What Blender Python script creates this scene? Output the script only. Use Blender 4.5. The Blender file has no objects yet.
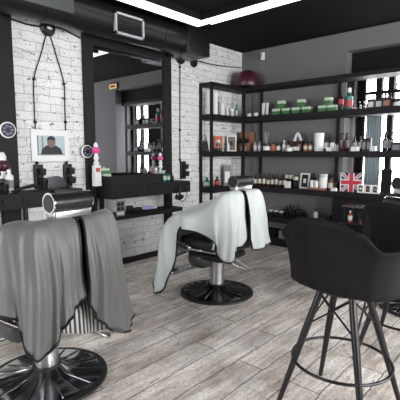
import bpy, bmesh, math, random
from mathutils import Vector, Matrix, noise
random.seed(7)
PI = math.pi
sc = bpy.context.scene
COL = sc.collection

# ------------------------------------------------------------------ camera
H = 1.35
F_PX = 407.98
PITCH, YAW = math.radians(6.71), math.radians(42.39)
cam_d = bpy.data.cameras.new('camera'); cam = bpy.data.objects.new('camera', cam_d); COL.objects.link(cam)
cam.location = (0, 0, H); cam.rotation_euler = (PI/2 - PITCH, 0, YAW)
cam_d.sensor_width = 36; cam_d.lens = 36*F_PX/400; cam_d.clip_start = 0.02
sc.camera = cam

# ------------------------------------------------------------------ world, light, exposure
w = bpy.data.worlds.new('daylight'); sc.world = w; w.use_nodes = True
wb = w.node_tree.nodes['Background']; wb.inputs[0].default_value = (0.97, 0.985, 1, 1); wb.inputs[1].default_value = 20.5

def portal(name, loc, direction, sx, sy):
    # daylight portal in a window opening: it only guides the sky light that comes in there
    l = bpy.data.lights.new(name, 'AREA'); l.shape = 'RECTANGLE'; l.size = sx; l.size_y = sy; l.cycles.is_portal = True
    o = bpy.data.objects.new(name, l); COL.objects.link(o); o.location = loc
    o.rotation_euler = Vector(direction).to_track_quat('-Z', 'Y').to_euler(); return o
portal('window_daylight_right_near', (2.61, 1.2, 1.65), (-1, 0, 0), 1.7, 1.9)
portal('window_daylight_right_far', (2.61, 3.8, 1.65), (-1, 0, 0), 1.7, 1.9)
portal('window_daylight_back', (-1.43, 5.88, 1.7), (0, -1, 0), 1.7, 1.95)
portal('window_daylight_street', (-2.6, -2.51, 1.6), (0, 1, 0), 1.4, 1.6)
sc.view_settings.view_transform = 'Standard'; sc.view_settings.look = 'None'
sc.view_settings.exposure = 0.0; sc.view_settings.gamma = 1; sc.view_settings.use_curve_mapping = False

# ------------------------------------------------------------------ camera geometry -> where things stand
_f = Vector((-math.sin(YAW)*math.cos(PITCH), math.cos(YAW)*math.cos(PITCH), -math.sin(PITCH)))
_r = Vector((math.cos(YAW), math.sin(YAW), 0)); _u = _r.cross(_f)
def _ray(px, py): return _f*F_PX + _r*(px-200) - _u*(py-200)
def on_x(px, py, x): d = _ray(px, py); return Vector((0, 0, H)) + d*(x/d.x)
def on_y(px, py, y): d = _ray(px, py); return Vector((0, 0, H)) + d*(y/d.y)
AX, DY, CZ = -3.95, 5.3, 2.88       # left wall plane, back wall plane, ceiling height

# ------------------------------------------------------------------ materials
def mat(name, col, rough=0.5, metal=0.0, spec=0.5, coat=0.0, emit=None, bump=None, var=None):
    m = bpy.data.materials.new(name); m.use_nodes = True; nt = m.node_tree; b = nt.nodes['Principled BSDF']
    b.inputs['Base Color'].default_value = (*col, 1); b.inputs['Roughness'].default_value = rough
    b.inputs['Metallic'].default_value = metal; b.inputs['Specular IOR Level'].default_value = spec
    b.inputs['Coat Weight'].default_value = coat
    if emit: b.inputs['Emission Color'].default_value = (*emit[0], 1); b.inputs['Emission Strength'].default_value = emit[1]
    tc = nt.nodes.new('ShaderNodeTexCoord')
    if var:      # (scale, amount)
        n = nt.nodes.new('ShaderNodeTexNoise'); n.inputs['Scale'].default_value = var[0]; n.inputs['Detail'].default_value = 4
        nt.links.new(tc.outputs['Object'], n.inputs['Vector'])
        r = nt.nodes.new('ShaderNodeMapRange'); r.inputs[3].default_value = 1-var[1]; r.inputs[4].default_value = 1+var[1]
        nt.links.new(n.outputs['Fac'], r.inputs[0])
        mx = nt.nodes.new('ShaderNodeVectorMath'); mx.operation = 'SCALE'; mx.inputs[0].default_value = col
        nt.links.new(r.outputs[0], mx.inputs['Scale']); nt.links.new(mx.outputs[0], b.inputs['Base Color'])
    if bump:     # (scale, strength)
        n = nt.nodes.new('ShaderNodeTexNoise'); n.inputs['Scale'].default_value = bump[0]
        nt.links.new(tc.outputs['Object'], n.inputs['Vector'])
        bp = nt.nodes.new('ShaderNodeBump'); bp.inputs['Strength'].default_value = bump[1]; bp.inputs['Distance'].default_value = 0.01
        nt.links.new(n.outputs['Fac'], bp.inputs['Height']); nt.links.new(bp.outputs[0], b.inputs['Normal'])
    return m

M = {}
M['dark_wood'] = mat('dark_stained_wood', (0.012, 0.010, 0.012), 0.6, spec=.22, var=(14, .5), bump=(30, .25))
M['shelf'] = mat('black_brown_shelving', (0.012, 0.010, 0.012), 0.6, spec=.22, var=(9, .3))
M['black'] = mat('black_plastic', (0.010, 0.009, 0.011), 0.45, spec=.35)
M['shell'] = mat('matt_black_shell', (0.008, 0.0065, 0.009), 0.6, spec=.18)
M['leather'] = mat('black_leather', (0.014, 0.013, 0.015), 0.3, bump=(60, .12))
M['black_metal'] = mat('black_metal', (0.015, 0.014, 0.016), 0.35, metal=.3)
M['chrome'] = mat('chrome', (0.72, 0.73, 0.75), 0.12, metal=1)
M['brushed'] = mat('worn_chrome', (0.50, 0.51, 0.52), 0.3, metal=1)
M['chrome_dark'] = mat('dark_chrome', (0.16, 0.16, 0.17), 0.18, metal=1)
M['mirror'] = mat('mirror_glass', (0.52, 0.52, 0.54), 0.015, metal=1)
M['duct'] = mat('black_painted_duct', (0.012, 0.011, 0.013), 0.35, metal=.2, spec=.4)
M['vent'] = mat('light_grey_metal', (0.42, 0.43, 0.44), 0.4, metal=.3)
M['wall'] = mat('grey_wall_paint', (0.175, 0.172, 0.178), 0.85, spec=.2, var=(2.5, .06))
M['soot'] = mat('dark_grey_paint', (0.012, 0.011, 0.012), 0.8, spec=.15)
M['ceil'] = mat('charcoal_ceiling_paint', (0.010, 0.009, 0.010), 0.9, spec=.12)
M['white'] = mat('white_plastic', (0.75, 0.75, 0.74), 0.4)
M['cream'] = mat('cream_label_paper', (0.62, 0.58, 0.50), 0.6)
M['green'] = mat('green_pack', (0.05, 0.16, 0.06), 0.4)
M['palegreen'] = mat('pale_green_card', (0.50, 0.62, 0.46), 0.5)
M['teal'] = mat('teal_plastic', (0.02, 0.15, 0.11), 0.3)
M['red'] = mat('red_label', (0.45, 0.03, 0.04), 0.4)
M['orange'] = mat('orange_red_card', (0.55, 0.11, 0.05), 0.5)
M['copper'] = mat('copper_brown_card', (0.30, 0.12, 0.07), 0.45)
M['brown'] = mat('brown_glass', (0.045, 0.018, 0.014), 0.15)
M['darkglass'] = mat('near_black_glass', (0.014, 0.012, 0.015), 0.12)
M['pink'] = mat('pink_plastic', (0.72, 0.07, 0.30), 0.35)
M['lilac'] = mat('lilac_plastic', (0.42, 0.40, 0.78), 0.35)
M['dull_lilac'] = mat('dull_lilac_print', (.16, .14, .24), .5)
M['shroud'] = mat('dark_grey_moulding', (.05, .05, .052), .4)
M['grey'] = mat('mid_grey', (0.2, 0.2, 0.21), 0.5)
M['clear'] = mat('clear_frosted_glass', (0.45, 0.47, 0.47), 0.15)
M['maroon'] = mat('dark_maroon_lacquer', (0.055, 0.012, 0.022), 0.35)
M['rubber'] = mat('black_rubber', (0.012, 0.012, 0.013), 0.45)
M['navy'] = mat('flag_blue', (0.012, 0.022, 0.10), 0.6)
M['flagred'] = mat('flag_red', (0.60, 0.03, 0.05), 0.6)
M['flagwhite'] = mat('flag_white', (0.72, 0.72, 0.72), 0.6)
M['skin'] = mat('printed_skin_tone', (0.17, 0.12, 0.10), 0.6)
M['photo_bg'] = mat('printed_pale_blue_grey', (0.42, 0.50, 0.53), 0.5)
M['amber'] = mat('lit_amber_sign', (0.6, 0.35, 0.1), 0.5, emit=((1, .62, .25), 0.7))
M['tube_light'] = mat('lit_diffuser', (0.9, 0.9, 0.9), 0.5, emit=((0.96, 0.98, 1), 2.2))
M['board'] = mat('old_grey_board', (0.33, 0.31, 0.30), 0.6, var=(20, .4))

def brick_mat():
    m = bpy.data.materials.new('whitewashed_brick'); m.use_nodes = True; nt = m.node_tree; L = nt.links; b = nt.nodes['Principled BSDF']
    tc = nt.nodes.new('ShaderNodeTexCoord'); sx = nt.nodes.new('ShaderNodeSeparateXYZ'); cb = nt.nodes.new('ShaderNodeCombineXYZ')
    L.new(tc.outputs['Object'], sx.inputs[0]); L.new(sx.outputs[1], cb.inputs[0]); L.new(sx.outputs[2], cb.inputs[1])
    nz = nt.nodes.new('ShaderNodeTexNoise'); nz.inputs['Scale'].default_value = 5; nz.inputs['Detail'].default_value = 3
    L.new(tc.outputs['Object'], nz.inputs['Vector'])
    wob = nt.nodes.new('ShaderNodeVectorMath'); wob.operation = 'SCALE'; wob.inputs['Scale'].default_value = 0.05
    sub = nt.nodes.new('ShaderNodeVectorMath'); sub.operation = 'SUBTRACT'; sub.inputs[1].default_value = (.5, .5, .5)
    L.new(nz.outputs['Color'], sub.inputs[0]); L.new(sub.outputs[0], wob.inputs[0])
    add = nt.nodes.new('ShaderNodeVectorMath'); L.new(cb.outputs[0], add.inputs[0]); L.new(wob.outputs[0], add.inputs[1])
    br = nt.nodes.new('ShaderNodeTexBrick'); br.inputs['Scale'].default_value = 1
    br.inputs['Brick Width'].default_value = .26; br.inputs['Row Height'].default_value = .083
    br.inputs['Mortar Size'].default_value = .0035; br.inputs['Mortar Smooth'].default_value = .5
    br.inputs['Color1'].default_value = (.84, .835, .81, 1); br.inputs['Color2'].default_value = (.74, .74, .72, 1); br.inputs['Mortar'].default_value = (.42, .41, .40, 1)
    L.new(add.outputs[0], br.inputs['Vector'])
    n2 = nt.nodes.new('ShaderNodeTexNoise'); n2.inputs['Scale'].default_value = 17; n2.inputs['Detail'].default_value = 5; n2.inputs['Roughness'].default_value = .65
    mp = nt.nodes.new('ShaderNodeMapping'); mp.inputs['Scale'].default_value = (1, .8, 1.5)
    L.new(tc.outputs['Object'], mp.inputs[0]); L.new(mp.outputs[0], n2.inputs['Vector'])
    cr = nt.nodes.new('ShaderNodeValToRGB'); cr.color_ramp.elements[0].position = .33; cr.color_ramp.elements[1].position = .41
    cr.color_ramp.elements[0].color = (.18, .16, .16, 1); cr.color_ramp.elements[1].color = (1, 1, 1, 1)
    L.new(n2.outputs['Fac'], cr.inputs[0])
    n3 = nt.nodes.new('ShaderNodeTexNoise'); n3.inputs['Scale'].default_value = 60; n3.inputs['Detail'].default_value = 4
    L.new(tc.outputs['Object'], n3.inputs['Vector'])
    r3 = nt.nodes.new('ShaderNodeMapRange'); r3.inputs[3].default_value = .62; r3.inputs[4].default_value = 1.25; L.new(n3.outputs['Fac'], r3.inputs[0])
    mx = nt.nodes.new('ShaderNodeMix'); mx.data_type = 'RGBA'; mx.blend_type = 'MULTIPLY'; mx.inputs[0].default_value = 1
    L.new(br.outputs['Color'], mx.inputs[6]); L.new(cr.outputs[0], mx.inputs[7])
    sc2 = nt.nodes.new('ShaderNodeVectorMath'); sc2.operation = 'SCALE'; L.new(mx.outputs[2], sc2.inputs[0]); L.new(r3.outputs[0], sc2.inputs['Scale'])
    L.new(sc2.outputs[0], b.inputs['Base Color']); b.inputs['Roughness'].default_value = .8
    hm = nt.nodes.new('ShaderNodeMath'); hm.operation = 'MULTIPLY_ADD'; hm.inputs[1].default_value = -1; L.new(br.outputs['Fac'], hm.inputs[0]); L.new(n2.outputs['Fac'], hm.inputs[2])
    bp = nt.nodes.new('ShaderNodeBump'); bp.inputs['Strength'].default_value = .6; bp.inputs['Distance'].default_value = .012
    L.new(hm.outputs[0], bp.inputs['Height']); L.new(bp.outputs[0], b.inputs['Normal'])
    return m
M['brick'] = brick_mat()

def floor_mat():
    m = bpy.data.materials.new('weathered_plank_floor'); m.use_nodes = True; nt = m.node_tree; L = nt.links; b = nt.nodes['Principled BSDF']
    tc = nt.nodes.new('ShaderNodeTexCoord'); sx = nt.nodes.new('ShaderNodeSeparateXYZ'); cb = nt.nodes.new('ShaderNodeCombineXYZ')
    L.new(tc.outputs['Object'], sx.inputs[0]); L.new(sx.outputs[1], cb.inputs[0]); L.new(sx.outputs[0], cb.inputs[1])
    br = nt.nodes.new('ShaderNodeTexBrick'); br.inputs['Scale'].default_value = 1; br.offset = .37; br.offset_frequency = 2
    br.inputs['Brick Width'].default_value = 1.25; br.inputs['Row Height'].default_value = .19
    br.inputs['Mortar Size'].default_value = .004; br.inputs['Mortar Smooth'].default_value = .3
    br.inputs['Color1'].default_value = (.98, .93, .875, 1); br.inputs['Color2'].default_value = (.80, .755, .71, 1); br.inputs['Mortar'].default_value = (.16, .14, .135, 1)
    nw = nt.nodes.new('ShaderNodeTexNoise'); nw.inputs['Scale'].default_value = 9; L.new(cb.outputs[0], nw.inputs['Vector'])
    ws = nt.nodes.new('ShaderNodeVectorMath'); ws.operation = 'MULTIPLY_ADD'; ws.inputs[1].default_value = (.0, .03, 0); ws.inputs[2].default_value = (0, -.015, 0)
    L.new(nw.outputs['Color'], ws.inputs[0]); wa = nt.nodes.new('ShaderNodeVectorMath'); L.new(ws.outputs[0], wa.inputs[0]); L.new(cb.outputs[0], wa.inputs[1])
    L.new(wa.outputs[0], br.inputs['Vector'])
    def noise_at(scale, xs, det, rgh=.6):
        mp = nt.nodes.new('ShaderNodeMapping'); mp.inputs['Scale'].default_value = (xs, 1, 1); L.new(cb.outputs[0], mp.inputs[0])
        n = nt.nodes.new('ShaderNodeTexNoise'); n.inputs['Scale'].default_value = scale; n.inputs['Detail'].default_value = det; n.inputs['Roughness'].default_value = rgh
        L.new(mp.outputs[0], n.inputs['Vector']); return n
    def ramp(n, p0, p1, c0, c1):
        cr = nt.nodes.new('ShaderNodeValToRGB'); e = cr.color_ramp.elements; e[0].position = p0; e[1].position = p1
        e[0].color = (c0, c0*.95, c0*.92, 1); e[1].color = (c1, c1, c1, 1); L.new(n.outputs['Fac'], cr.inputs[0]); return cr
    g1 = ramp(noise_at(28, .10, 6, .7), .34, .64, .68, 1.10)     # fine grain along the boards
    g2 = ramp(noise_at(5, .45, 5, .6), .32, .60, .58, 1.10)     # broad worn patches
    g3 = ramp(noise_at(16, .4, 3, .6), .30, .37, .45, 1.0)      # dark knots and scuffs
    cur = br.outputs['Color']
    for g in (g1, g2, g3):
        mx = nt.nodes.new('ShaderNodeMix'); mx.data_type = 'RGBA'; mx.blend_type = 'MULTIPLY'; mx.inputs[0].default_value = 1
        L.new(cur, mx.inputs[6]); L.new(g.outputs[0], mx.inputs[7]); cur = mx.outputs[2]
    n5 = noise_at(7, .35, 6, .75); r5 = nt.nodes.new('ShaderNodeValToRGB'); e5 = r5.color_ramp.elements
    e5[0].position = .50; e5[1].position = .68; e5[0].color = (1, 1, 1, 1); e5[1].color = (.66, .58, .52, 1); L.new(n5.outputs['Fac'], r5.inputs[0])
    mx = nt.nodes.new('ShaderNodeMix'); mx.data_type = 'RGBA'; mx.blend_type = 'MULTIPLY'; mx.inputs[0].default_value = 1
    L.new(cur, mx.inputs[6]); L.new(r5.outputs[0], mx.inputs[7]); cur = mx.outputs[2]
    g6 = ramp(noise_at(70, .6, 3, .7), .36, .52, .74, 1.06)
    mx = nt.nodes.new('ShaderNodeMix'); mx.data_type = 'RGBA'; mx.blend_type = 'MULTIPLY'; mx.inputs[0].default_value = 1
    L.new(cur, mx.inputs[6]); L.new(g6.outputs[0], mx.inputs[7]); cur = mx.outputs[2]
    L.new(cur, b.inputs['Base Color']); b.inputs['Roughness'].default_value = .42; b.inputs['Specular IOR Level'].default_value = .4
    bp = nt.nodes.new('ShaderNodeBump'); bp.inputs['Strength'].default_value = .3; bp.inputs['Distance'].default_value = .004
    hm = nt.nodes.new('ShaderNodeMath'); hm.operation = 'SUBTRACT'; L.new(g1.outputs[0], hm.inputs[0]); L.new(br.outputs['Fac'], hm.inputs[1])
    L.new(hm.outputs[0], bp.inputs['Height']); L.new(bp.outputs[0], b.inputs['Normal'])
    return m
M['floor'] = floor_mat()

def cloth_mat(name, c1, c2, freq, axis='check', rough=.6, sheen=.2, trans=0):
    m = bpy.data.materials.new(name); m.use_nodes = True; nt = m.node_tree; L = nt.links; b = nt.nodes['Principled BSDF']
    tc = nt.nodes.new('ShaderNodeTexCoord')
    if axis == 'check':
        t = nt.nodes.new('ShaderNodeTexChecker'); t.inputs['Scale'].default_value = freq
        t.inputs['Color1'].default_value = (*c1, 1); t.inputs['Color2'].default_value = (*c2, 1); L.new(tc.outputs['UV'], t.inputs['Vector']); L.new(t.outputs['Color'], b.inputs['Base Color'])
    else:
        t = nt.nodes.new('ShaderNodeTexWave'); t.inputs['Scale'].default_value = freq; t.bands_direction = axis
        r = nt.nodes.new('ShaderNodeValToRGB'); r.color_ramp.elements[0].position = .45; r.color_ramp.elements[1].position = .55
        r.color_ramp.elements[0].color = (*c1, 1); r.color_ramp.elements[1].color = (*c2, 1)
        L.new(tc.outputs['Object'], t.inputs['Vector']); L.new(t.outputs['Fac'], r.inputs[0]); L.new(r.outputs[0], b.inputs['Base Color'])
    b.inputs['Roughness'].default_value = rough; b.inputs['Sheen Weight'].default_value = sheen
    return m
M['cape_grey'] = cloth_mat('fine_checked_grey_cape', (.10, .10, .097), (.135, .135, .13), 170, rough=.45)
M['cape_white'] = cloth_mat('white_satin_cape', (.52, .56, .55), (.55, .59, .58), 60, rough=.42)
M['stripe'] = cloth_mat('black_and_white_striped_cloth', (.03, .03, .03), (.6, .6, .6), 12, 'Y')

def glass_mat():
    m = bpy.data.materials.new('window_glass'); m.use_nodes = True; nt = m.node_tree; nt.nodes.clear()
    o = nt.nodes.new('ShaderNodeOutputMaterial'); t = nt.nodes.new('ShaderNodeBsdfTransparent'); g = nt.nodes.new('ShaderNodeBsdfGlossy'); x = nt.nodes.new('ShaderNodeMixShader')
    g.inputs['Roughness'].default_value = .02; x.inputs[0].default_value = .06
    nt.links.new(t.outputs[0], x.inputs[1]); nt.links.new(g.outputs[0], x.inputs[2]); nt.links.new(x.outputs[0], o.inputs[0]); return m
M['glass'] = glass_mat()

# ------------------------------------------------------------------ mesh helpers
def tf(loc=(0, 0, 0), rot=(0, 0, 0)):
    from mathutils import Euler
    return Matrix.Translation(loc) @ Euler(rot).to_matrix().to_4x4()
class MB:
    def __init__(s): s.bm = bmesh.new()
    def box(s, lo, hi, bev=0, seg=2, m=None):
        r = bmesh.ops.create_cube(s.bm, size=1); vs = r['verts']
        for v in vs: v.co = Vector([(lo[i]+hi[i])/2 + v.co[i]*(hi[i]-lo[i]) for i in range(3)])
        if bev:
            es = list({e for v in vs for e in v.link_edges})
            r = bmesh.ops.bevel(s.bm, geom=es, offset=bev, segments=seg, profile=.5, affect='EDGES')
            vs = list({v for f in r['faces'] for v in f.verts} | {v for v in vs if v.is_valid})
        if m: bmesh.ops.transform(s.bm, matrix=m, verts=vs)
        return s
    def lathe(s, prof, n=20, m=None, c=(0, 0, 0)):
        rings = []
        for r, z in prof:
            if r < 1e-5: rings.append([s.bm.verts.new((c[0], c[1], c[2]+z))])
            else: rings.append([s.bm.verts.new((c[0]+r*math.cos(2*PI*k/n), c[1]+r*math.sin(2*PI*k/n), c[2]+z)) for k in range(n)])
        for a, b in zip(rings, rings[1:]):
            for k in range(n):
                q = [a[k % len(a)], a[(k+1) % len(a)], b[(k+1) % len(b)], b[k % len(b)]]
                u = []
                for v in q:
                    if v not in u: u.append(v)
                if len(u) > 2:
                    try: s.bm.faces.new(u)
                    except ValueError: pass
        if m: bmesh.ops.transform(s.bm, matrix=m, verts=[v for r in rings for v in r])
        return s
    def tube(s, pts, r, n=8, closed=False):
        pts = [Vector(p) for p in pts]; N = len(pts); rs = r if isinstance(r, (list, tuple)) else [r]*N
        rings = []; up = None
        for i, p in enumerate(pts):
            a = pts[(i-1) % N] if (closed or i) else p; b = pts[(i+1) % N] if (closed or i < N-1) else p
            t = (b-a).normalized()
            if up is None: up = t.orthogonal().normalized()
            up = (up - t*up.dot(t)).normalized() if (up - t*up.dot(t)).length > 1e-6 else t.orthogonal().normalized()
            w_ = t.cross(up)
            rings.append([s.bm.verts.new(p + (up*math.cos(2*PI*k/n) + w_*math.sin(2*PI*k/n))*rs[i]) for k in range(n)])
        R = rings + ([rings[0]] if closed else [])
        for a, b in zip(R, R[1:]):
            for k in range(n): s.bm.faces.new([a[k], a[(k+1) % n], b[(k+1) % n], b[k]])
        if not closed:
            s.bm.faces.new(rings[0][::-1]); s.bm.faces.new(rings[-1])
        return s
    def sphere(s, c, r, sc_=(1, 1, 1), u=14, v=9):
        r_ = bmesh.ops.create_uvsphere(s.bm, u_segments=u, v_segments=v, radius=r)
        for x in r_['verts']: x.co = Vector((x.co.x*sc_[0]+c[0], x.co.y*sc_[1]+c[1], x.co.z*sc_[2]+c[2]))
        return s
    def poly(s, pts, th, axis=Vector((1, 0, 0))):
        a = [s.bm.verts.new(p) for p in pts]; b = [s.bm.verts.new(Vector(p)+axis*th) for p in pts]
        s.bm.faces.new(a); s.bm.faces.new(b[::-1]); n = len(a)
        for k in range(n): s.bm.faces.new([a[k], b[k], b[(k+1) % n], a[(k+1) % n]])
        return s
    def build(s, name, m, parent=None, smooth=True, ang=38, label=None):
        bmesh.ops.recalc_face_normals(s.bm, faces=s.bm.faces)
        me = bpy.data.meshes.new(name); s.bm.to_mesh(me); s.bm.free(); me.materials.append(m)
        if smooth:
            for p in me.polygons: p.use_smooth = True
            me.set_sharp_from_angle(angle=math.radians(ang))
        o = bpy.data.objects.new(name, me); COL.objects.link(o)
        if parent: o.parent = parent
        if label: o['label'] = label
        return o
def thing(name, label, cat, loc=(0, 0, 0), rz=0, group=None):
    o = bpy.data.objects.new(name, None); COL.objects.link(o); o.location = loc; o.rotation_euler = (0, 0, rz); o.empty_display_size = .1
    o['label'] = label; o['category'] = cat
    if group: o['group'] = group
    return o
def tag(o, label, cat, group=None, kind=None):
    o['label'] = label; o['category'] = cat
    if group: o['group'] = group
    if kind: o['kind'] = kind
    return o
def struct(name, mb, m, parent=None, **k):
    o = mb.build(name, m, parent, smooth=False, **k)
    if not parent: o['kind'] = 'structure'
    return o
def copy_tree(o, parent=None):
    c = o.copy(); COL.objects.link(c); c.parent = parent
    for ch in [x for x in bpy.data.objects if x.parent == o and x != c]: copy_tree(ch, c)
    return c
def catmull(ps, n, closed=False):
    ps = [Vector(p) for p in ps]; N = len(ps); out = []
    segs = N if closed else N-1
    for i in range(n if closed else n+1):
        t = i/n*segs; k = min(int(t), segs-1); u = t-k
        g = (lambda j: ps[j % N]) if closed else (lambda j: ps[j] if 0 <= j < N else (ps[0]*2-ps[1] if j < 0 else ps[-1]*2-ps[-2]))
        a, b, c, d = g(k-1), g(k), g(k+1), g(k+2)
        out.append(.5*((2*b) + (c-a)*u + (2*a-5*b+4*c-d)*u*u + (3*b-a-3*c+d)*u**3))
    return out

# ================================================================== THE ROOM
RX, FY = 2.4, -2.3
struct('floor', MB().box((AX-.2, FY-.2, -.1), (RX+.2, DY+1.0, 0)), M['floor'])
struct('ceiling', MB().box((AX-.2, FY-.2, CZ), (RX+.2, DY+.6, CZ+.1)), M['ceil'])
struct('wall_left', MB().box((AX-.2, FY-.2, 0), (AX, DY, CZ)), M['brick'])
struct('baseboard_left', MB().box((AX, FY, 0), (AX+.02, DY-.02, .07)), M['dark_wood'])
WX0, WX1, WZ = -2.27, -.60, 2.64       # window recess in the back wall
bw = MB(); bw.box((AX-.2, DY, 0), (WX0, DY+.56, CZ)); bw.box((WX1, DY, 0), (RX+.2, DY+.56, CZ)); bw.box((WX0, DY, WZ), (WX1, DY+.56, CZ)); bw.box((WX0, DY, 0), (WX1, DY+.56, .72))
struct('wall_back', bw, M['wall'])
# right wall and street wall with real openings
rw = MB(); ys = [(.35, 2.05), (2.95, 4.65)]
rw.box((RX, FY, 0), (RX+.2, DY, .7)); rw.box((RX, FY, 2.6), (RX+.2, DY, CZ))
for a, b in ((FY, .35), (2.05, 2.95), (4.65, DY)): rw.box((RX, a, .7), (RX+.2, b, 2.6))
struct('wall_right', rw, M['wall'])
sw = MB(); sw.box((AX, FY-.2, 0), (RX, FY, .8)); sw.box((AX, FY-.2, 2.4), (RX, FY, CZ)); sw.box((AX, FY-.2, .8), (-3.3, FY, 2.4)); sw.box((-1.9, FY-.2, .8), (RX, FY, 2.4))
o = MB(); o.box((-3.3, FY-.14, .8), (-3.24, FY-.08, 2.4)).box((-1.96, FY-.14, .8), (-1.9, FY-.08, 2.4)).box((-3.3, FY-.14, .8), (-1.9, FY-.08, .86)).box((-3.3, FY-.14, 2.34), (-1.9, FY-.08, 2.4))
struct('window_4', o, M['soot'])
struct('wall_front', sw, M['wall'])
for n, (a, b) in enumerate(ys):
    o = MB(); o.box((RX+.08, a, .7), (RX+.14, a+.06, 2.6)).box((RX+.08, b-.06, .7), (RX+.14, b, 2.6)).box((RX+.08, a, .7), (RX+.14, b, .76)).box((RX+.08, a, 2.54), (RX+.14, b, 2.6)).box((RX+.08, (a+b)/2-.02, .7), (RX+.14, (a+b)/2+.02, 2.6))
    struct('window_%d' % (n+2), o, M['soot'])
# the window in the back wall, behind the shelves
GY = 5.74
wf = MB()
for x0, x1 in ((WX0, -2.18), (-2.03, -1.955), (-1.875, -1.80), (-1.56, -1.16), (-.95, -.90), (-.66, WX1)):
    wf.box((x0, GY-.03, .72), (x1, GY+.05, WZ))
wf.box((WX0, GY-.05, 2.33), (WX1, GY+.05, WZ)); wf.box((WX0, GY-.05, .70), (WX1, GY+.05, .80)); wf.box((-2.18, GY-.02, 2.12), (-1.62, GY+.03, 2.16))
wo = struct('window_1', wf, M['soot'])
struct('glass', MB().box((WX0+.02, GY, .78), (WX1-.02, GY+.008, 2.35)), M['glass'], wo)
cu = bpy.data.curves.new('lettering', 'FONT'); cu.body = 'MA'; cu.size = .13; cu.extrude = .002
lt = bpy.data.objects.new('lettering', cu); COL.objects.link(lt); cu.materials.append(M['soot'])
lt.parent = wo; lt.location = (-1.785, GY-.034, 2.15); lt.rotation_euler = (PI/2, 0, 0)

struct('trim_1', MB().box((WX0+.001, DY+.16, 2.33), (WX1-.001, GY-.06, WZ-.001)), M['soot'])
struct('trim_2', MB().box((WX0+.001, DY+.05, 1.80), (WX0+.02, GY-.20, 2.329)), M['soot'])
# curtains hanging in the window recess
for i, (x0, x1, c, lab) in enumerate(((-2.24, -2.13, 'soot', 'narrow dark curtain gathered at the left edge of the back window'),)):
    mb = MB(); n = 26; a = []
    for k in range(n+1):
        x = x0+(x1-x0)*k/n; y = 5.62+.018*math.sin(k*1.3); a.append((x, y))
    for (p, q) in zip(a, a[1:]):
        v = [mb.bm.verts.new((p[0], p[1], .74)), mb.bm.verts.new((q[0], q[1], .74)), mb.bm.verts.new((q[0], q[1], 2.32)), mb.bm.verts.new((p[0], p[1], 2.32))]
        mb.bm.faces.new(v)
    bmesh.ops.remove_doubles(mb.bm, verts=mb.bm.verts, dist=1e-5)
    o = mb.build('curtain', M[c]); tag(o, lab, 'curtain')
    sd = o.modifiers.new('s', 'SOLIDIFY'); sd.thickness = .006
# pale sheer curtain
mb = MB(); a = []
for k in range(40):
    a.append((-2.12+.20*k/39, 5.66+.010*math.sin(k*1.1)))
for (p, q) in zip(a, a[1:]):
    mb.bm.faces.new([mb.bm.verts.new((p[0], p[1], .78)), mb.bm.verts.new((q[0], q[1], .78)), mb.bm.verts.new((q[0], q[1], 1.92)), mb.bm.verts.new((p[0], p[1], 1.92))])
bmesh.ops.remove_doubles(mb.bm, verts=mb.bm.verts, dist=1e-5)
sheer = mat('pale_blue_grey_sheer', (.36, .43, .46), .8)
sheer.node_tree.nodes['Principled BSDF'].inputs['Transmission Weight'].default_value = .0
sheer.node_tree.nodes['Principled BSDF'].inputs['Alpha'].default_value = .975
o = mb.build('sheer_curtain', sheer); tag(o, 'pale blue grey sheer curtain across the left pane of the back window', 'curtain')
o.modifiers.new('s', 'SOLIDIFY').thickness = .003

# ------------------------------------------------------------------ ceiling lights
def strip(a, b, label):
    a, b = Vector(a), Vector(b); c = (a+b)/2; L_ = (b-a).length; ang = math.atan2((b-a).y, (b-a).x)
    t = thing('strip_light', label, 'ceiling light', (c.x, c.y, CZ-.085), ang, 'linear strip lights forming an L on the ceiling')
    MB().box((-L_/2, -.088, .012), (L_/2, .088, .085)).build('housing', M['black_metal'], t, smooth=False)
    MB().box((-L_/2+.005, -.078, 0), (L_/2-.005, .078, .014)).build('diffuser', M['tube_light'], t, smooth=False, label='glowing white diffuser')
strip((-3.275, .6, 0), (-3.275, 3.64, 0), 'long white strip light running along the duct')
strip((-3.18, 3.60, 0), (-.9, 3.60, 0), 'long white strip light running parallel to the back wall')

# ------------------------------------------------------------------ duct on the left wall
du = thing('air_duct', 'large black round air duct running along the top of the brick wall', 'duct', (-3.675, 2, 2.70))
MB().lathe([(0, -3.2), (.172, -3.2), (.172, 1.97), (0, 1.97)], 32, m=tf(rot=(-PI/2, 0, 0))).build('pipe', M['duct'], du)
for y in (-1.0, -.1, 1.30):
    MB().lathe([(.171, -.02), (.177, -.02), (.177, .02), (.171, .02)], 32, m=tf((0, y, 0), (-PI/2, 0, 0))).build('seam_ring', M['duct'], du)
MB().box((-.17, 1.62, -.165), (.176, 2.02, .165), .01).build('end_box', M['duct'], du)
vt = thing('vent_grille', 'rectangular light grey vent grille on the side of the duct', 'vent', (-3.5, 2.755, 2.64))
g = MB(); g.box((-.02, -.185, -.105), (.015, .185, -.085)).box((-.02, -.185, .085), (.015, .185, .105)).box((-.02, -.185, -.105), (.015, -.165, .105)).box((-.02, .165, -.105), (.015, .185, .105))
g.build('frame', M['vent'], vt, smooth=False)
MB().box((-.03, -.17, -.09), (-.015, .17, .09)).build('backing', M['black'], vt, smooth=False)
for k in range(7): MB().box((-.014, -.166, -.078+k*.024), (.006, .166, -.072+k*.024), m=tf()).build('slat', M['duct'], vt, smooth=False)
cv = MB(); cv.box((-.03, -.40, -.09), (0, .40, .10), .006)
M['panel'] = mat('dull_grey_panel', (.045, .05, .05), .5)
o = cv.build('duct_cover', M['panel']); o.location = (-3.497, 1.72, 2.70); tag(o, 'flat grey access panel on the duct above the left brick section', 'panel')

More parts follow.
